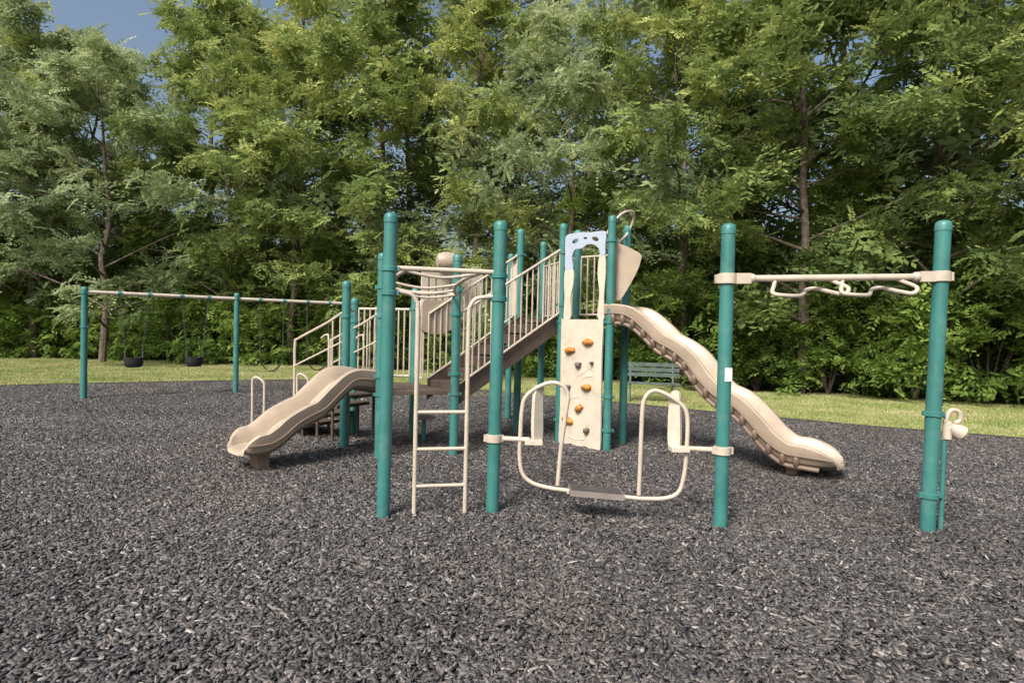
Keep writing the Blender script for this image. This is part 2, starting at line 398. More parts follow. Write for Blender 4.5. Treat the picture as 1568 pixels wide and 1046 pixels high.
# ---- slides
def slide(name, start, dirv, prof, half, rim, ribs=False):
    par = empty(name)
    dirv = Vector(dirv).normalized(); side = Vector((-dirv.y, dirv.x, 0))
    path = catmull([(s, z, 0) for s, z in prof], 8)
    cs = [(-1.0, -.02, 0), (-1.12, .35, 0), (-1.18, .8, 0), (-1.2, .95, 0), (-1.14, 1.05, 0), (-1.02, 1.04, 0), (-.93, .9, 0), (-.86, .5, 0), (-.78, .15, 0), (-.6, .03, 0), (-.3, 0, 0), (0, 0, 0)]
    cs = cs+[(-a, b, c) for a, b, c in cs[-2::-1]]
    under = [(.9, -.22), (.5, -.28), (0, -.28), (-.5, -.28), (-.9, -.22)]
    ring = [(a, b) for a, b, _ in cs]+under
    nr = len(ring); vs = []
    m = len(path)
    mb = MB()
    O = Vector((start[0], start[1], 0))
    for i, p in enumerate(path):
        t = (path[min(i+1, m-1)]-path[max(i-1, 0)]); t = Vector((t.x, t.y)).normalized()
        nn = Vector((-t.y, t.x))
        e = i/(m-1)
        rs = rim
        hw = half
        if e > 0.92:
            q = (e-0.92)/0.08; rs = rim*(1-0.7*q*q); hw = half*(1-0.18*q*q*q)
        for a, b in ring:
            s = p.x+nn.x*b*rs; z = p.y+nn.y*b*rs
            vs.append(O+dirv*s+side*(-a*hw)+Vector((0, 0, z)))
    p = path[-1]
    for q in (0.5, 0.85, 1.0):
        for a, b in ring:
            vs.append(O+dirv*(p.x+.07*math.sin(q*math.pi/2)*(1-.45*abs(a)**2))+side*(-a*half*.82*(1-.06*q))+Vector((0, 0, p.y+b*rim*.3*math.cos(q*1.45)-.03*q*q)))
    M_ = m+3
    f1 = []; f2 = []
    for i in range(M_-1):
        for k in range(nr):
            f = (i*nr+k, i*nr+(k+1) % nr, (i+1)*nr+(k+1) % nr, (i+1)*nr+k)
            (f1 if k < len(cs)-1 else f2).append(f)
    f1.append(tuple((M_-1)*nr+k for k in range(nr))); f1.append(tuple(range(nr))[::-1])
    mb.add(vs, f1, M_SLIDE)
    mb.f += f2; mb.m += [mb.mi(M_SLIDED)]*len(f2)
    for sg in (-1, 1):
        pts = []
        for i in range(0, m, 2):
            p = path[i]; pts.append(O+dirv*p.x+side*(-sg*half*1.16)+Vector((0, 0, p.y+rim*0.40)))
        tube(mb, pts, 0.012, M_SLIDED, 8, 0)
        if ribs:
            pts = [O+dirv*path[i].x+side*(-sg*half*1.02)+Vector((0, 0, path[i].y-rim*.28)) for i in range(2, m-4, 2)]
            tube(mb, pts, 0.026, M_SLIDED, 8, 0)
            for i in range(6, m-8, 6):
                p = path[i]
                a0 = O+dirv*p.x+side*(-sg*half*1.13)+Vector((0, 0, p.y+rim*0.35))
                a1 = O+dirv*p.x+side*(-sg*half*1.0)+Vector((0, 0, p.y-rim*0.35))
                tube(mb, [a0, a0.lerp(a1, .5)-side*sg*.01, a1], .03, M_SLIDED, 8, 3, radii=[.018, .03, .036, .036, .034, .028, .02])
    p = path[int(m*0.88)]
    c = O+dirv*p.x
    box(mb, c+Vector((0, 0, (p.y-0.02)/2-0.02)), (0.12, half*0.9, p.y-0.03), M_SLIDED, dirv, side)
    mb.obj('slide_bed', par, smooth=True)
    return par
dL = Vector((-0.72, -0.69, 0))
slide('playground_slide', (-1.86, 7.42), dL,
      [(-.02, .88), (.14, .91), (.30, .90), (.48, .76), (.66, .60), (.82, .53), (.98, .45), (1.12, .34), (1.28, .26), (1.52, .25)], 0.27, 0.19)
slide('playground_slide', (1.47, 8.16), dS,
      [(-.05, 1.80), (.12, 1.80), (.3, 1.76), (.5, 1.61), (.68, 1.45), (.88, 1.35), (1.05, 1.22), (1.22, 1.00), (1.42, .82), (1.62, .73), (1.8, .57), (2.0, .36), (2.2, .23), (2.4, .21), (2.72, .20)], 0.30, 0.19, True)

# ---- front frame posts + ladder + horizontal ladder
HL = empty('horizontal_ladder')
mb = MB()
post(mb, *P1, 2.57, lean=(0.02, 0), clamps=(2.1, 1.9)); post(mb, *P2, 2.56, lean=(0.02, 0), clamps=(2.08, 1.88))
mb.obj('posts', HL)
mb = MB()
zf = 2.11
tube(mb, [V(P1, zf), V(P2, zf)], 0.022, M_CREAM, 10)
tube(mb, [V(Q1, 2.06), V(Q2, 2.06)], 0.02, M_CREAM, 10)
ra = ((P1[0]+.12, P1[1]+.05), (Q1[0]+.12, Q1[1]+.05)); rb_ = ((P2[0]-.12, P2[1]), (Q2[0]-.12, Q2[1]))
mid1 = [V(ra[0], zf).lerp(V(ra[1], 2.06), t)+Vector((.06*math.sin(t*9), 0, .05*math.sin(t*6.3))) for t in [k/8 for k in range(9)]]
mid2 = [V(rb_[0], zf).lerp(V(rb_[1], 2.06), t)+Vector((.06*math.sin(t*9), 0, .05*math.sin(t*6.3))) for t in [k/8 for k in range(9)]]
tube(mb, mid1, 0.02, M_CREAM, 10, 3); tube(mb, mid2, 0.02, M_CREAM, 10, 3)
for i in (2, 4, 5, 7):
    a = mid1[i]; b = mid2[i]
    tube(mb, [a, a.lerp(b, .5)+Vector((0, 0, -.05)), b], 0.015, M_CREAM, 8, 4)
mb.obj('overhead_rails_and_rungs', HL)
LD = empty('climbing_ladder')
mb = MB()
lx0, lx1, ly0, ly1 = -0.80, -0.375, 4.97, 5.06
tube(mb, [(lx0, ly0, -.05), (lx0, ly0, 1.0), (lx0, ly0, 1.72), (lx0-.015, ly0, 1.84), (lx0-.07, ly0-.01, 1.90), (lx0-.2, ly0-.03, 1.92)], 0.019, M_CREAM, 10, 5)
tube(mb, [(lx1, ly1, -.05), (lx1, ly1, 1.0), (lx1, ly1, 1.70), (lx1+.015, ly1, 1.82), (lx1+.07, ly1+.01, 1.88), (lx1+.2, ly1+.03, 1.90)], 0.019, M_CREAM, 10, 5)
for z in (.27, .585, .9):
    tube(mb, [(lx0, ly0, z), (lx1, ly1, z)], 0.016, M_CREAM, 10)
mb.obj('ladder_frame', LD)

# ---- standing glider between P2 and P3
GL = empty('standing_glider')
mb = MB()
post(mb, *P3, 2.53, clamps=(2.07,))
mb.obj('post', GL)
mb = MB()
def gy(x): return P2[1]+(P3[1]-P2[1])*(x-P2[0])/(P3[0]-P2[0])
def gp(x, z, dy=0): return Vector((x, gy(x)+dy, z))
tube(mb, [gp(-.06, .67), gp(.17, .67)], 0.023, M_CREAM, 10)
tube(mb, [gp(1.70, .66), gp(1.40, .66)], 0.023, M_CREAM, 10)
for px_, c in ((P2, .67), (P3, .66)):
    clamp(mb, V(px_, c), 0.058, (0, 0, 1), M_CREAM, 0.07)
tube(mb, [gp(.42, .29), gp(.44, .6), gp(.48, .95), gp(.49, 1.07), gp(.44, 1.15), gp(.34, 1.17), gp(.22, 1.12), gp(.13, 1.04), gp(.10, .93), gp(.09, .7), gp(.09, .5), gp(.12, .37), gp(.2, .30), gp(.34, .265), gp(.52, .25)], 0.0185, M_CREAM, 10, 6)
tube(mb, [gp(1.10, .25), gp(1.105, .6), gp(1.11, .95), gp(1.13, 1.07), gp(1.19, 1.13), gp(1.27, 1.12), gp(1.38, 1.06), gp(1.46, .98), gp(1.48, .85), gp(1.475, .6), gp(1.46, .42), gp(1.42, .29), gp(1.32, .235), gp(1.15, .22), gp(.96, .225)], 0.0185, M_CREAM, 10, 6)
box(mb, gp(.74, .25), (0.45, 0.22, 0.045), M_GREY, (1, -.13, -.03))
for k in range(-3, 4): box(mb, gp(.74, .273, k*.028), (0.43, 0.006, 0.006), M_BLACK, (1, -.13, -.03))
tube(mb, [gp(.5, .235), gp(1.0, .215)], 0.016, M_CREAM, 8)
for cx, sg in ((.235, 1), (1.385, -1)):
    plate(mb, [smooth2([(-.05, 0), (-.055, .25), (-.04, .42), (0, .46), (.04, .42), (.05, .25), (.055, 0), (.0, -.03)], 3)], gp(cx, .68, .03), (1, 0.9*sg, 0), (0, 0, 1), 0.035, M_PANEL)
    box(mb, gp(cx-.03*sg, .655, .0), (0.15, 0.12, 0.035), M_PANEL)
mb.obj('glider_frame', GL)

# ---- overhead track between P3 and P4
OB = empty('overhead_climber')
mb = MB()
post(mb, *P4, 2.60, lean=(0.05, 0), r=0.058, clamps=(1.0, 0.32))
mb.obj('post', OB)
mb = MB()
a = V(P3, 2.075); b = V((P4[0]+.04, P4[1]), 2.135)
tube(mb, [a, b], 0.028, M_CREAM, 14)
u = (b-a).normalized()
for c, s in ((a, 1), (b, -1)):
    revolve(mb, c-Vector((0, 0, .045)), [(.06, 0), (.075, .005), (.075, .085), (.06, .09)], M_CREAM, 20)
    box(mb, c+u*s*0.12, (0.13, 0.08, 0.085), M_CREAM, u)
    revolve(mb, c+u*s*0.185, [(.034, 0), (.04, .008), (.04, .03), (.034, .04)], M_CREAM, 16, u*s)
    box(mb, c-u*s*0.085, (0.03, 0.04, 0.07), M_CREAM, u)
def bp(t, dy, dz): return a+u*t+Vector((0, dy, dz))
for t0 in (0.36, 0.92):
    tube(mb, [bp(t0+.04, .0, 0), bp(t0+.02, -.02, -.06), bp(t0-.03, -.12, -.13), bp(t0+.06, -.14, -.15), bp(t0+.2, -.08, -.15), bp(t0+.3, .05, -.13), bp(t0+.36, .12, -.09), bp(t0+.43, .1, -.08), bp(t0+.5, -.02, -.12), bp(t0+.56, -.1, -.14), bp(t0+.6, -.08, -.09), bp(t0+.52, 0, -.03), bp(t0+.47, 0, 0)], 0.0165, M_CREAM, 8, 5)
mb.obj('overhead_beam_and_grips', OB)
TT = empty('talk_tube')
mb = MB()
tx = P4[0]+.135
tube(mb, [(tx, 4.9, -.05), (tx+.005, 4.9, .78)], 0.02, M_TEAL, 12)
for z in (.32, .985):
    box(mb, (P4[0]+.075, 4.88, z), (.09, .035, .035), M_TEAL)
tube(mb, [(tx+.005, 4.9, .76), (tx+.02, 4.89, .86), (tx-.0, 4.88, .95), (tx+.03, 4.87, 1.03), (tx+.09, 4.86, 1.02), (tx+.10, 4.86, .95), (tx+.05, 4.86, .93)], 0.018, M_CREAM, 10, 5)
revolve(mb, (tx+.03, 4.87, .90), [(.03, 0), (.045, .03), (.062, .07), (.065, .1), (.05, .12), (.02, .125)], M_CREAM, 18, (0.75, -0.1, -0.5))
revolve(mb, (tx+.02, 4.89, .78), [(.02, 0), (.034, .01), (.034, .15), (.02, .16)], M_CREAM, 16)
mb.obj('tube_and_horn', TT)
mb = MB()
plate(mb, [[(-.03, -.055), (.03, -.055), (.03, .055), (-.03, .055)]], (P3[0]+.012, P3[1]-.0585, 1.29), (1, 0, 0), (0, 0, 1), 0.003, M_WHITE)
mb.obj('label', GL, smooth=False)

# ---- transfer steps on left with hand rails
TS = empty('transfer_steps')
mb = MB()
dd = Vector((-0.86, 0.5, 0)).normalized(); pp = Vector((0.5, 0.86, 0)).normalized()
t0 = Vector((-1.95, 8.1, 0))
for i, z in enumerate((.68, .52, .36, .2)):
    box(mb, t0+dd*(0.15+i*.3)+Vector((0, 0, z)), (.32, .62, .045), M_BROWN, dd, pp)
    for s in (-.24, .24): tube(mb, [t0+dd*(0.15+i*.3)+pp*s+Vector((0, 0, -.05)), t0+dd*(0.15+i*.3)+pp*s+Vector((0, 0, z))], .022, M_BROWN, 8)
box(mb, (-3.25, 8.95, .17), (.7, .6, .05), M_BROWN, dd, pp)
mb.obj('step_treads', TS, smooth=False, bevel=0.004)
mb = MB()
for off in (-.33, .33):
    o = t0+pp*off
    tube(mb, [o+dd*.0+Vector((0, 0, 1.82)), o+dd*.12+Vector((0, 0, 1.84)), o+dd*.5+Vector((0, 0, 1.66)), o+dd*1.05+Vector((0, 0, 1.44)), o+dd*1.13+Vector((0, 0, 1.36)), o+dd*1.13+Vector((0, 0, .9)), o+dd*1.13+Vector((0, 0, .1))], 0.019, M_CREAM, 8, 4)
    tube(mb, [o+dd*.1+Vector((0, 0, 1.45)), o+dd*1.12+Vector((0, 0, 1.05))], 0.014, M_CREAM, 8)
    tube(mb, [o+dd*.45+Vector((0, 0, .55)), o+dd*.45+Vector((0, 0, 1.4)), o+dd*.5+Vector((0, 0, 1.5)), o+dd*.6+Vector((0, 0, 1.45))], 0.014, M_CREAM, 8, 3)
    for k in range(3):
        tube(mb, [o+dd*(.1+k*.14)+Vector((0, 0, .9-k*.07)), o+dd*(.1+k*.14)+Vector((0, 0, 1.82-k*.06))], 0.011, M_CREAM, 6)
for x, y in ((-3.62, 8.45), (-3.25, 9.2)):
    tube(mb, [(x-.1, y, .1), (x-.1, y, .6), (x-.1, y, .82), (x-.04, y, .86), (x+.05, y, .8), (x+.07, y, .7), (x+.07, y, .3), (x+.07, y, .1)], 0.018, M_CREAM, 8, 4)
mb.obj('handrails', TS)
mb = MB()
SP = empty('stepping_pod')
tube(mb, [(-1.22, 8.3, -.05), (-1.22, 8.3, .36)], .03, M_TEAL, 12)
revolve(mb, (-1.22, 8.3, .34), [(.12, 0), (.16, .01), (.16, .035), (.12, .045)], M_GREY, 20)
mb.obj('pod', SP)

# ---- swing set
SW = empty('swing_set')
mb = MB()
W1 = Vector((-8.81, 12.1, 0)); W2 = Vector((-6.45, 13.75, 0)); W3 = Vector((-4.25, 15.1, 0))
for w_, h in ((W1, 2.33), (W2, 2.36), (W3, 2.36)):
    post(mb, w_.x, w_.y, h, r=0.06, clamps=(2.2, 1.5) if w_ is W1 else (2.22,))
mb.obj('swing_posts', SW)
mb = MB()
for p, q in ((W1, W2), (W2, W3)):
    tube(mb, [p+Vector((0, 0, 2.22)), q+Vector((0, 0, 2.22))], 0.04, M_CREAM, 12)
mb.obj('top_beam', SW)
def swing_at(p, q, t, kind, nm):
    mb = MB()
    u = (q-p).normalized(); c = p.lerp(q, t); n = Vector((-u.y, u.x, 0))
    hw = .27
    zs = .78 if kind == 'bucket' else .52
    tw = .16 if kind == 'bucket' else .25
    for s in (-1, 1):
        top = c+u*s*hw+Vector((0, 0, 2.22))
        clamp(mb, top, .042, u, M_TEAL, .06)
        bot = c+u*s*tw+Vector((0, 0, zs+.25))
        L = (top-bot).length; nl = int(L/.055); dr = (bot-top)/nl
        for i in range(nl):
            a_ = top+dr*i; sd = (u if i % 2 else n)*.010
            tube(mb, [a_-sd*1, a_+dr*1.15-sd*1], .0045, M_CHAIN, 4); tube(mb, [a_+sd, a_+dr*1.15+sd], .0045, M_CHAIN, 4)
        if kind == 'bucket':
            for k in (-1, 1): tube(mb, [bot, c+u*s*.16+n*k*.1+Vector((0, 0, zs+.08))], .006, M_CHAIN, 5)
    if kind == 'bucket':
        nseg = 18; rings = [(.05, -.13), (.12, -.125), (.155, -.08), (.165, 0), (.175, .10), (.155, .10), (.145, 0), (.11, -.09), (.03, -.1)]
        vs = []; fs = []
        for r, z in rings:
            for k in range(nseg):
                an = 2*math.pi*k/nseg; zz = z+(0.03*math.cos(2*an) if z > 0 else 0)
                vs.append(c+u*r*math.cos(an)*1.08+n*r*.8*math.sin(an)+Vector((0, 0, zs+zz)))
        for i in range(len(rings)-1):
            for k in range(nseg):
                fs.append((i*nseg+k, i*nseg+(k+1) % nseg, (i+1)*nseg+(k+1) % nseg, (i+1)*nseg+k))
        mb.add(vs, fs, M_BLACK)
    else:
        pts = [c+u*tt*.25+Vector((0, 0, zs+.25*(abs(tt)**2.2))) for tt in (-1, -.8, -.5, -.2, 0, .2, .5, .8, 1)]
        vs = []; fs = []
        for p_ in pts:
            for s in (-1, 1):
                for dz in (-.008, .008): vs.append(p_+n*s*.07+Vector((0, 0, dz)))
        for i in range(len(pts)-1):
            o = i*4
            for a0, b0 in ((0, 1), (1, 3), (3, 2), (2, 0)): fs.append((o+a0, o+b0, o+4+b0, o+4+a0))
        mb.add(vs, fs, M_BLACK)
    mb.obj(nm, SW)
swing_at(W1, W2, .30, 'bucket', 'bucket_swing_1'); swing_at(W1, W2, .70, 'bucket', 'bucket_swing_2')
swing_at(W2, W3, .30, 'belt', 'belt_swing_1'); swing_at(W2, W3, .72, 'belt', 'belt_swing_2')

# ---- bench
BN = empty('park_bench')
mb = MB()
bc = Vector((3.35, 14.0, 0)); bu = Vector((.97, -.2, 0)).normalized(); bn = Vector((.2, .97, 0)).normalized()
for z, o in ((.88, .26), (.76, .23), (.64, .2)):
    box(mb, bc+bn*o+Vector((0, 0, z)), (1.3, .03, .09), M_BENCH, bu, bn)
for o in (-.18, -.06, .06):
    box(mb, bc+bn*o+Vector((0, 0, .45)), (1.3, .1, .035), M_BENCH, bu, bn)
for s in (-.5, .5):
    tube(mb, [bc+bu*s+bn*.28+Vector((0, 0, .92)), bc+bu*s+bn*.16+Vector((0, 0, .45)), bc+bu*s+bn*.1+Vector((0, 0, -.02))], .025, M_BENCH, 8)
    tube(mb, [bc+bu*s-bn*.2+Vector((0, 0, .43)), bc+bu*s+bn*.13+Vector((0, 0, .41))], .025, M_BENCH, 8)
    tube(mb, [bc+bu*s-bn*.18+Vector((0, 0, .43)), bc+bu*s-bn*.2+Vector((0, 0, -.02))], .025, M_BENCH, 8)
mb.obj('bench_slats_and_frame', BN, smooth=False)

# ------------------------------------------------------------------ ground
MP = [(-17, 10.8), (-14.5, 12.4), (-12.2, 14), (-10.4, 15.2), (-8.7, 16.2), (-7.2, 17.0), (-6.0, 17.4), (-5, 17.5), (-3, 16.9), (-.7, 15.5), (2, 13.7), (4.76, 11.75), (6.6, 10.6), (8.45, 9.66), (12, 7.9), (14, 7), (14, -6), (-17, -6)]
def inside(x, y):
    c = False; n = len(MP); j = n-1
    for i in range(n):
        xi, yi = MP[i]; xj, yj = MP[j]
        if (yi > y) != (yj > y) and x < (xj-xi)*(y-yi)/(yj-yi)+xi: c = not c
        j = i
    return c
def edge_dist(x, y):
    P = np.array(MP); Q = np.roll(P, -1, 0); p = np.array([x, y]); d = Q-P
    t = np.clip(((p-P)*d).sum(1)/(d*d).sum(1), 0, 1)
    return np.sqrt((((P+d*t[:, None])-p)**2).sum(1)).min()
mb = MB(); S = 400
mb.add([(-S, -S, 0), (S, -S, 0), (S, S, 0), (-S, S, 0)], [(0, 1, 2, 3)], M_GROUND); mb.obj('ground', smooth=False)
mb = MB(); n = len(MP)
mb.add([(x, y, .004) for x, y in MP], [tuple(range(n))[::-1]], M_MULCHBASE)
GM = mb.obj('rubber_mulch_bed', smooth=False)
TL = [(-45, 27), (-30, 25.5), (-20, 24), (-7, 23), (0, 20.2), (5, 17.3), (9, 15.2), (13, 13.8), (18, 12), (30, 8)]
def tly(x):
    for (x0, y0), (x1, y1) in zip(TL, TL[1:]):
        if x0 <= x <= x1: return y0+(y1-y0)*(x-x0)/(x1-x0)
    return 25
mb = MB()
vs = [(x, y+.6, .004) for x, y in TL]+[(x, y+60, .004) for x, y in TL]; n = len(TL)
mb.add(vs, [(i, i+1, n+i+1, n+i) for i in range(n-1)], M_LITTER); mb.obj('forest_floor', smooth=False)

def mesh_np(name, v, f, mat, tint=None, nper=4):
    me = bpy.data.meshes.new(name)
    me.vertices.add(len(v)); me.vertices.foreach_set('co', v.astype(np.float32).ravel())
    nf = len(f); me.loops.add(nf*nper); me.loops.foreach_set('vertex_index', f.astype(np.int32).ravel())
    me.polygons.add(nf); me.polygons.foreach_set('loop_start', (np.arange(nf)*nper).astype(np.int32))
    me.update(calc_edges=True); me.materials.append(mat)
    if tint is not None:
        at = me.attributes.new('tint', 'FLOAT', 'POINT'); at.data.foreach_set('value', tint.astype(np.float32))
    return me
def rotm(ax, ay, az):
    ca, sa, cb, sb, cc, sc = np.cos(ax), np.sin(ax), np.cos(ay), np.sin(ay), np.cos(az), np.sin(az)
    n = len(ax); R = np.empty((n, 3, 3))
    R[:, 0, 0] = cc*cb; R[:, 0, 1] = cc*sb*sa-sc*ca; R[:, 0, 2] = cc*sb*ca+sc*sa
    R[:, 1, 0] = sc*cb; R[:, 1, 1] = sc*sb*sa+cc*ca; R[:, 1, 2] = sc*sb*ca-cc*sa
    R[:, 2, 0] = -sb; R[:, 2, 1] = cb*sa; R[:, 2, 2] = cb*ca
    return R
CB = np.array([[-1, -1, -1], [1, -1, -1], [1, 1, -1], [-1, 1, -1], [-1, -1, 1], [1, -1, 1], [1, 1, 1], [-1, 1, 1]])*.5
CF = np.array([[4, 5, 6, 7], [0, 1, 5, 4], [1, 2, 6, 5], [2, 3, 7, 6], [3, 0, 4, 7]])
def chips(n, keep=None, org=(0, 0)):
    xy = rng.uniform(-.5, .5, (n, 2))
    if keep is not None:
        msk = np.array([keep(x+org[0], y+org[1]) for x, y in xy]); xy = xy[msk]; n = len(xy)
        if n == 0: return None
    ln = rng.gamma(5, .0075, n).clip(.014, .075); wd = rng.uniform(.007, .018, n); th = rng.uniform(.003, .010, n)
    v = CB[None]*np.stack([ln, wd, th], 1)[:, None, :]
    v[:, :, 1] *= (1+rng.uniform(-.5, .5, (n, 1))*np.sign(CB[None, :, 0]))
    v = v+rng.normal(0, .0016, v.shape)
    R = rotm(rng.normal(0, .5, n), rng.normal(0, .33, n), rng.uniform(0, 6.28, n))
    v = np.einsum('nij,nkj->nki', R, v)
    v[:, :, 0] += xy[:, :1]; v[:, :, 1] += xy[:, 1:]; v[:, :, 2] += (.008+rng.beta(2, 2, n)*.028)[:, None]
    f = (CF[None]+(np.arange(n)*8)[:, None, None]).reshape(-1, 4)
    return v.reshape(-1, 3), f
RM = empty('rubber_mulch')
tiles = []
for i in range(5):
    v, f = chips(3500); tiles.append(mesh_np('chip_patch', v, f, M_CHIP))
far = []
for i in range(2):
    v, f = chips(2000); far.append(mesh_np('chip_patch_far', v, f, M_CHIP))
def link(name, me, loc, rz=0, sc=1, parent=None):
    ob = bpy.data.objects.new(name, me); COL.objects.link(ob); ob.location = loc; ob.rotation_euler = (0, 0, rz); ob.scale = (sc,)*3 if not hasattr(sc, '__len__') else sc
    if parent: ob.parent = parent
    return ob
def grass_mesh(n):
    xy = rng.uniform(-.5, .5, (n, 2)); h = rng.uniform(.025, .06, n); a = rng.uniform(0, 6.28, n); ww = rng.uniform(.005, .009, n)
    lean = rng.normal(0, .022, (n, 2))
    v = np.zeros((n, 3, 3)); v[:, 0, :2] = xy-np.stack([np.cos(a), np.sin(a)], 1)*ww[:, None]; v[:, 1, :2] = xy+np.stack([np.cos(a), np.sin(a)], 1)*ww[:, None]
    v[:, 2, :2] = xy+lean; v[:, 2, 2] = h
    return mesh_np('grass_patch', v.reshape(-1, 3), np.arange(n*3).reshape(-1, 3), M_GRASS, None, 3)
gm = [grass_mesh(2200) for _ in range(3)]
GR = empty('grass')
for iy in range(0, 25):
    for ix in range(-23, 18):
        x, y = ix+.5, iy+.5
        if abs(x) > .93*y+2.2: continue
        if y < 1: continue
        ins = inside(x, y); ed = edge_dist(x, y)
        if ins and ed > .75:
            me = random.choice(tiles if y < 10 else far)
            link('chip_patch', me, (x, y, .002+random.uniform(0, .002)), random.choice((0, 1.5708, 3.14159, 4.71239)), 1, RM)
        elif ed <= .75:
            r = chips(2300, lambda a_, b_: inside(a_, b_), (x, y))
            if r: link('chip_patch_edge', mesh_np('chip_edge', r[0], r[1], M_CHIP), (x, y, .002), 0, 1, RM)
        if (not ins or ed < .75) and y < tly(x)+1.5:
            if ed > .72: link('grass_patch', random.choice(gm), (x, y, 0), random.choice((0, 1.5708, 3.14159, 4.71239)), (1, 1, random.uniform(.9, 1.3)), GR)
            else:
                n = 2200; xy = rng.uniform(-.5, .5, (n, 2)); k = np.array([(not inside(p[0]+x, p[1]+y)) for p in xy]); xy = xy[k]; n = len(xy)
                if n:
                    h = rng.uniform(.02, .06, n); a_ = rng.uniform(0, 6.28, n); v = np.zeros((n, 3, 3)); dv = np.stack([np.cos(a_), np.sin(a_)], 1)*.006
                    v[:, 0, :2] = xy-dv; v[:, 1, :2] = xy+dv; v[:, 2, :2] = xy+rng.normal(0, .02, (n, 2)); v[:, 2, 2] = h
                    link('grass_patch_edge', mesh_np('grass_edge', v.reshape(-1, 3), np.arange(n*3).reshape(-1, 3), M_GRASS, None, 3), (x, y, 0), 0, 1, GR)
mb = MB()
pts = MP[:16]
for (x0, y0), (x1, y1) in zip(pts, pts[1:]):
    d2 = Vector((x1-x0, y1-y0, 0)); box(mb, ((x0+x1)/2, (y0+y1)/2, .015), (d2.length, .05, .07), M_EDGE, d2, Vector((-d2.y, d2.x, 0)))
mb.obj('playground_edging', smooth=False, bevel=.005)

# ------------------------------------------------------------------ foliage
def frond(L, npair, droop, lw):
    vs = []
    for i in range(npair):
        t = (i+1)/npair; x = L*t; z = -droop*t*t*L
        for s in (-1, 1):
            ll = lw*(1-.35*abs(t-.45)); w = ll*.25
            b = np.array([x, 0, z]); ang = .95+rng.normal(0, .15)
            dr = np.array([math.cos(ang), s*math.sin(ang), -.25+rng.normal(0, .15)]); dr /= np.linalg.norm(dr)
            pr_ = np.array([-dr[1], dr[0], rng.normal(0, .3)]); pr_ /= np.linalg.norm(pr_)
            vs += [b, b+dr*ll*.5+pr_*w, b+dr*ll, b+dr*ll*.5-pr_*w]
    return np.array(vs)
def clump(nf, Lm, npair, lw):
    out = []; td = []
    for k in range(nf):
        L = Lm*rng.uniform(.6, 1.15); fr = frond(L, npair, rng.uniform(.2, .9), lw*rng.uniform(.85, 1.2))
        R = rotm(np.array([rng.normal(0, .5)]), np.array([-rng.uniform(-.5, .9)]), np.array([rng.uniform(0, 6.28)]))[0]
        fr = fr @ R.T + np.array([rng.normal(0, .16), rng.normal(0, .16), rng.normal(0, .12)])
        out.append(fr); td.append(np.repeat(rng.normal(0, .07), len(fr)))
    return np.concatenate(out), np.concatenate(td)
CL = [clump(13, .52, 7, .145) for _ in range(6)]
CLW = [clump(12, .42, 4, .185) for _ in range(5)]
CLF = [clump(7, .58, 5, .22) for _ in range(6)]    # coarser, for the rows further back
def build_foliage(name, cents, scales, mat, lib, tints):
    vs = []; ts = []
    n = len(cents); R = rotm(rng.normal(0, .3, n), rng.normal(0, .3, n), rng.uniform(0, 6.28, n))
    for i in range(n):
        v, t = lib[rng.integers(len(lib))]
        vs.append((v*scales[i]) @ R[i].T+cents[i]); ts.append(t+tints[i]+np.repeat(rng.normal(0, .05, len(v)//4), 4))
    v = np.concatenate(vs); t = np.clip(np.concatenate(ts), 0, 1)
    return mesh_np(name, v, np.arange(len(v)).reshape(-1, 4), mat, t)
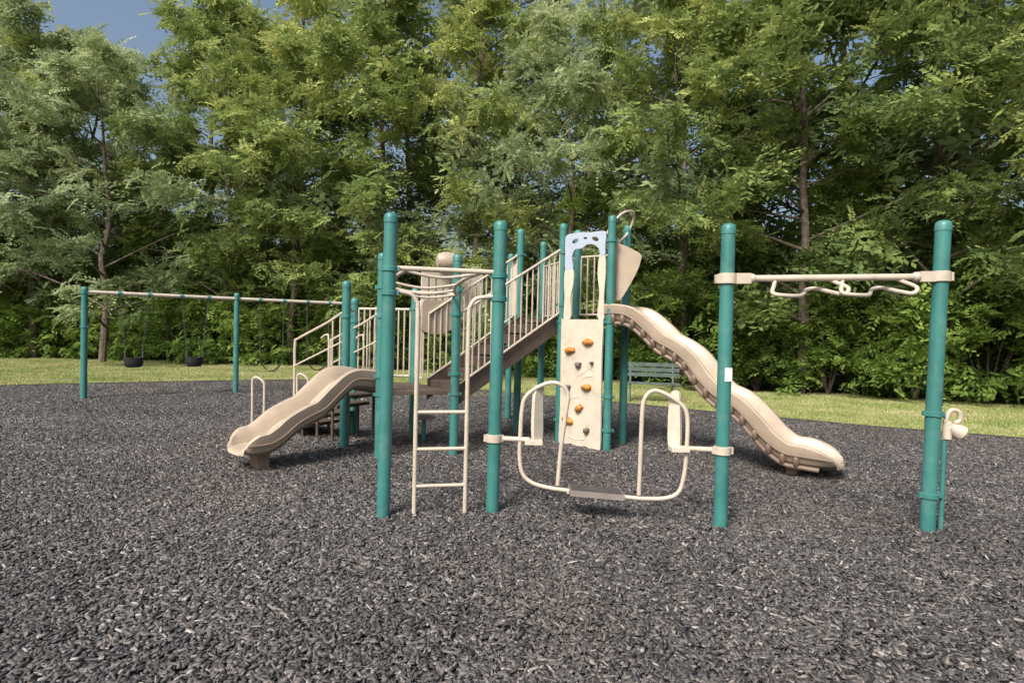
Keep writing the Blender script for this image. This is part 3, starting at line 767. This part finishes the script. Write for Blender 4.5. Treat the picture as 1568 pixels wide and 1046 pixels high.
def make_tree(H, R, base, nl, seed, mat, lib, csc=1.0):
    r_ = random.Random(seed); mb = MB(); C_ = []
    pts = [Vector((0, 0, -.1))]; n = 9; off = Vector((0, 0, 0))
    for i in range(1, n+1):
        off += Vector((r_.uniform(-.22, .22), r_.uniform(-.22, .22), 0)); pts.append(off+Vector((0, 0, H*.95*i/n)))
    r0 = .0105*H
    tube(mb, pts, .1, M_BARK, 9, 3, radii=[r0*(1-.9*i/30) for i in range(31)])
    tp = catmull(pts, 3)
    def at(t): k = min(int(t*(len(tp)-1)), len(tp)-2); f_ = t*(len(tp)-1)-k; return tp[k].lerp(tp[k+1], f_)
    for i in range(nl):
        t = base+(.97-base)*((i+r_.random())/nl)
        b = at(t); az = i*2.4+r_.uniform(-.5, .5)
        shape = math.sin(math.pi*min(1, .22+.78*(t-base)/(1-base))**.8)*.85+.25
        Ln = R*shape*r_.uniform(.6, 1.2); up = r_.uniform(.25, .9)
        dr = Vector((math.cos(az), math.sin(az), up)).normalized()
        lp = [b, b+dr*Ln*.35, b+dr*Ln*.7+Vector((r_.uniform(-.2, .2), r_.uniform(-.2, .2), -.03*Ln)), b+dr*Ln+Vector((r_.uniform(-.3, .3), r_.uniform(-.3, .3), -.16*Ln))]
        rb = r0*.42*(1-t*.6)
        tube(mb, lp, .04, M_BARK, 6, 3, radii=[rb*(1-.85*k/9) for k in range(10)])
        cp = catmull(lp, 4)
        C_.append((cp[-1], t)); C_.append((cp[-3], t))
        for k in range(4):
            q = cp[r_.randint(4, len(cp)-1)]; a2 = az+r_.uniform(-1.5, 1.5); l2 = Ln*r_.uniform(.25, .5)
            e = q+Vector((math.cos(a2), math.sin(a2), r_.uniform(-.25, .6)))*l2
            tube(mb, [q, q.lerp(e, .5)+Vector((0, 0, .06)), e], .012, M_BARK, 4, 2, radii=[rb*.35, rb*.3, rb*.2, rb*.1, rb*.1])
            C_.append((e, t))
            if r_.random() < .7: C_.append((q.lerp(e, .55)+Vector((r_.uniform(-.2, .2), r_.uniform(-.2, .2), r_.uniform(-.15, .2))), t))
            if r_.random() < .5: C_.append((e+Vector((r_.uniform(-.5, .5), r_.uniform(-.5, .5), r_.uniform(-.6, -.1))), t))
    cents = np.array([list(c[0]) for c in C_]); sc = rng.uniform(.75, 1.35, len(C_))*csc
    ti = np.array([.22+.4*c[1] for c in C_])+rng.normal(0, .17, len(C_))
    tr_me = mb.obj('tmp'); me = tr_me.data; bpy.data.objects.remove(tr_me)
    return me, build_foliage('crown', cents, sc, mat, lib, ti)
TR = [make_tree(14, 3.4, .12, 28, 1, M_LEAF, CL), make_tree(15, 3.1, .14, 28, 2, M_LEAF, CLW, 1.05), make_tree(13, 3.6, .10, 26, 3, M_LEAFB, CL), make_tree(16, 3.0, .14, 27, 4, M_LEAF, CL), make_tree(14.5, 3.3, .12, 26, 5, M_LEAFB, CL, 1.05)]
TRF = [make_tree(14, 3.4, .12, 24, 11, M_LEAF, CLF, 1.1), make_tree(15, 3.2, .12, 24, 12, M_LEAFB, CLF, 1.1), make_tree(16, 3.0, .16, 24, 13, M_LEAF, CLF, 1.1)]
def place_tree(x, y, pair, s, nm='deciduous_tree'):
    e = bpy.data.objects.new(nm, None); COL.objects.link(e); e.location = (x, y, 0); e.rotation_euler = (0, 0, random.uniform(0, 6.28)); e.scale = (s*random.uniform(.9, 1.1), s*random.uniform(.9, 1.1), s)
    for nm2, me in (('trunk_and_limbs', pair[0]), ('crown', pair[1])):
        o = bpy.data.objects.new(nm2, me); COL.objects.link(o); o.parent = e
row1 = [(-24, 0, 0, 1.1), (-20.2, -.2, 4, 1.05), (-16.4, -1.2, 2, 1.0), (-12.2, .3, 3, 1.05), (-8.9, 0, 0, 1.0), (-5.4, .5, 1, 1.1), (-1.9, .2, 3, 1.05), (1.7, .2, 2, 1.0), (5.2, .2, 0, .95), (8.3, .3, 1, .95), (11.4, .2, 0, .95), (14.6, 0, 1, 1.0)]
for x, dy, v, s in row1: place_tree(x, tly(x)+1.0+dy, TR[v], s)
x = -27
while x < 19:
    place_tree(x+random.uniform(-.6, .6), tly(x)+5+random.uniform(-.8, .8), TRF[random.randrange(3)], random.uniform(1.1, 1.28)); x += 4.0 if x > 1 else 5.6
# shrubs
def make_shrub(R, H, n, seed, lib=CLW, k0=.6, k1=1.0):
    r_ = random.Random(seed); mb = MB(); C_ = []
    for i in range(7):
        a_ = r_.uniform(0, 6.28); e = Vector((math.cos(a_)*R*r_.uniform(.2, .8), math.sin(a_)*R*r_.uniform(.2, .8), H*r_.uniform(.6, 1)))
        tube(mb, [(0, 0, -.05), e*.5+Vector((0, 0, .1)), e], .02, M_BARK, 5, 3, radii=[.03, .02, .01, .006])
    for i in range(n):
        z = r_.uniform(.06, 1)**.9; rr = R*math.sqrt(max(.1, 1-(z-.35)**2*1.6))*r_.uniform(.35, 1.05); a_ = r_.uniform(0, 6.28)
        C_.append([rr*math.cos(a_), rr*math.sin(a_), z*H])
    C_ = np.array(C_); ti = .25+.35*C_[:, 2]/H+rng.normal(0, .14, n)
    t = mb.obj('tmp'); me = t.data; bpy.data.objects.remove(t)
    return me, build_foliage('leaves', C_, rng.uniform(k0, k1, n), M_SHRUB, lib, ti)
SH = [make_shrub(1.5, 2.8, 95, 1), make_shrub(1.3, 2.2, 80, 2), make_shrub(1.6, 3.4, 105, 3)]
SHF = [make_shrub(1.7, 3.2, 70, 4, CLF, .7, 1.0), make_shrub(1.6, 3.8, 80, 5, CLF, .7, 1.0)]
SAP = [make_shrub(1.5, 5.6, 90, 6, CL, .7, 1.1), make_shrub(1.3, 6.6, 95, 7, CLW, .7, 1.1)]
def place_shrub(x, y, pair, s, nm='shrub'):
    e = bpy.data.objects.new(nm, None); COL.objects.link(e); e.location = (x, y, 0); e.rotation_euler = (0, 0, random.uniform(0, 6.28)); e.scale = (s, s, s*random.uniform(.85, 1.2))
    for nm2, me in (('stems', pair[0]), ('leaves', pair[1])):
        o = bpy.data.objects.new(nm2, me); COL.objects.link(o); o.parent = e
x = -25
while x < 17:
    place_shrub(x, tly(x)+1.4+random.uniform(-.5, .6), SH[random.randrange(3)], random.uniform(.75, 1.15)); x += random.uniform(1.4, 2.3)
x = -26
while x < 18:
    place_shrub(x+random.uniform(-.7, .7), tly(x)+2.9+random.uniform(-.5, .5), SAP[random.randrange(2)], random.uniform(.8, 1.05), 'sapling'); x += 4.2 if x < 0 else 3.4
x = -27
while x < 20:
    place_shrub(x, tly(x)+5.4+random.uniform(-.8, .8), SHF[random.randrange(2)], random.uniform(1.2, 1.5)); x += 3.2
x = -32
while x < 22:
    place_shrub(x, tly(x)+9+random.uniform(-.8, .8), SHF[random.randrange(2)], random.uniform(1.4, 1.8)); x += 4.4

# ------------------------------------------------------------------ light
SE, SA = math.radians(46), math.atan2(-.5, -.86)
dsun = Vector((math.sin(SA)*math.cos(SE), math.cos(SA)*math.cos(SE), math.sin(SE)))
w_ = bpy.data.worlds.new('World'); scene.world = w_; w_.use_nodes = True
nt = w_.node_tree; bg = nt.nodes['Background']
sk = nt.nodes.new('ShaderNodeTexSky'); sk.sky_type = 'NISHITA'; sk.sun_disc = False; sk.sun_elevation = SE; sk.sun_rotation = SA
sk.air_density = 1.3; sk.dust_density = 6.0; sk.ozone_density = 1.5
nt.links.new(sk.outputs[0], bg.inputs['Color']); bg.inputs['Strength'].default_value = 0.15
sl = bpy.data.lights.new('sun', 'SUN'); sl.energy = 4.2; sl.angle = math.radians(18); sl.color = (1, .955, .89)
so = bpy.data.objects.new('sun', sl); COL.objects.link(so); so.rotation_euler = dsun.to_track_quat('Z', 'Y').to_euler(); so.location = (0, 0, 20)

# ------------------------------------------------------------------ camera
cam = bpy.data.cameras.new('camera'); co = bpy.data.objects.new('camera', cam); COL.objects.link(co)
cam.sensor_width = 36; cam.lens = 36*900/1568; cam.clip_end = 1000; cam.clip_start = .05
co.matrix_world = Matrix.Translation((0, 0, 1.6)) @ Matrix.Rotation(math.radians(90-.95), 4, 'X') @ Matrix.Rotation(math.radians(1.3), 4, 'Z')
scene.camera = co
scene.view_settings.view_transform = 'Standard'; scene.view_settings.look = 'None'; scene.view_settings.exposure = 0
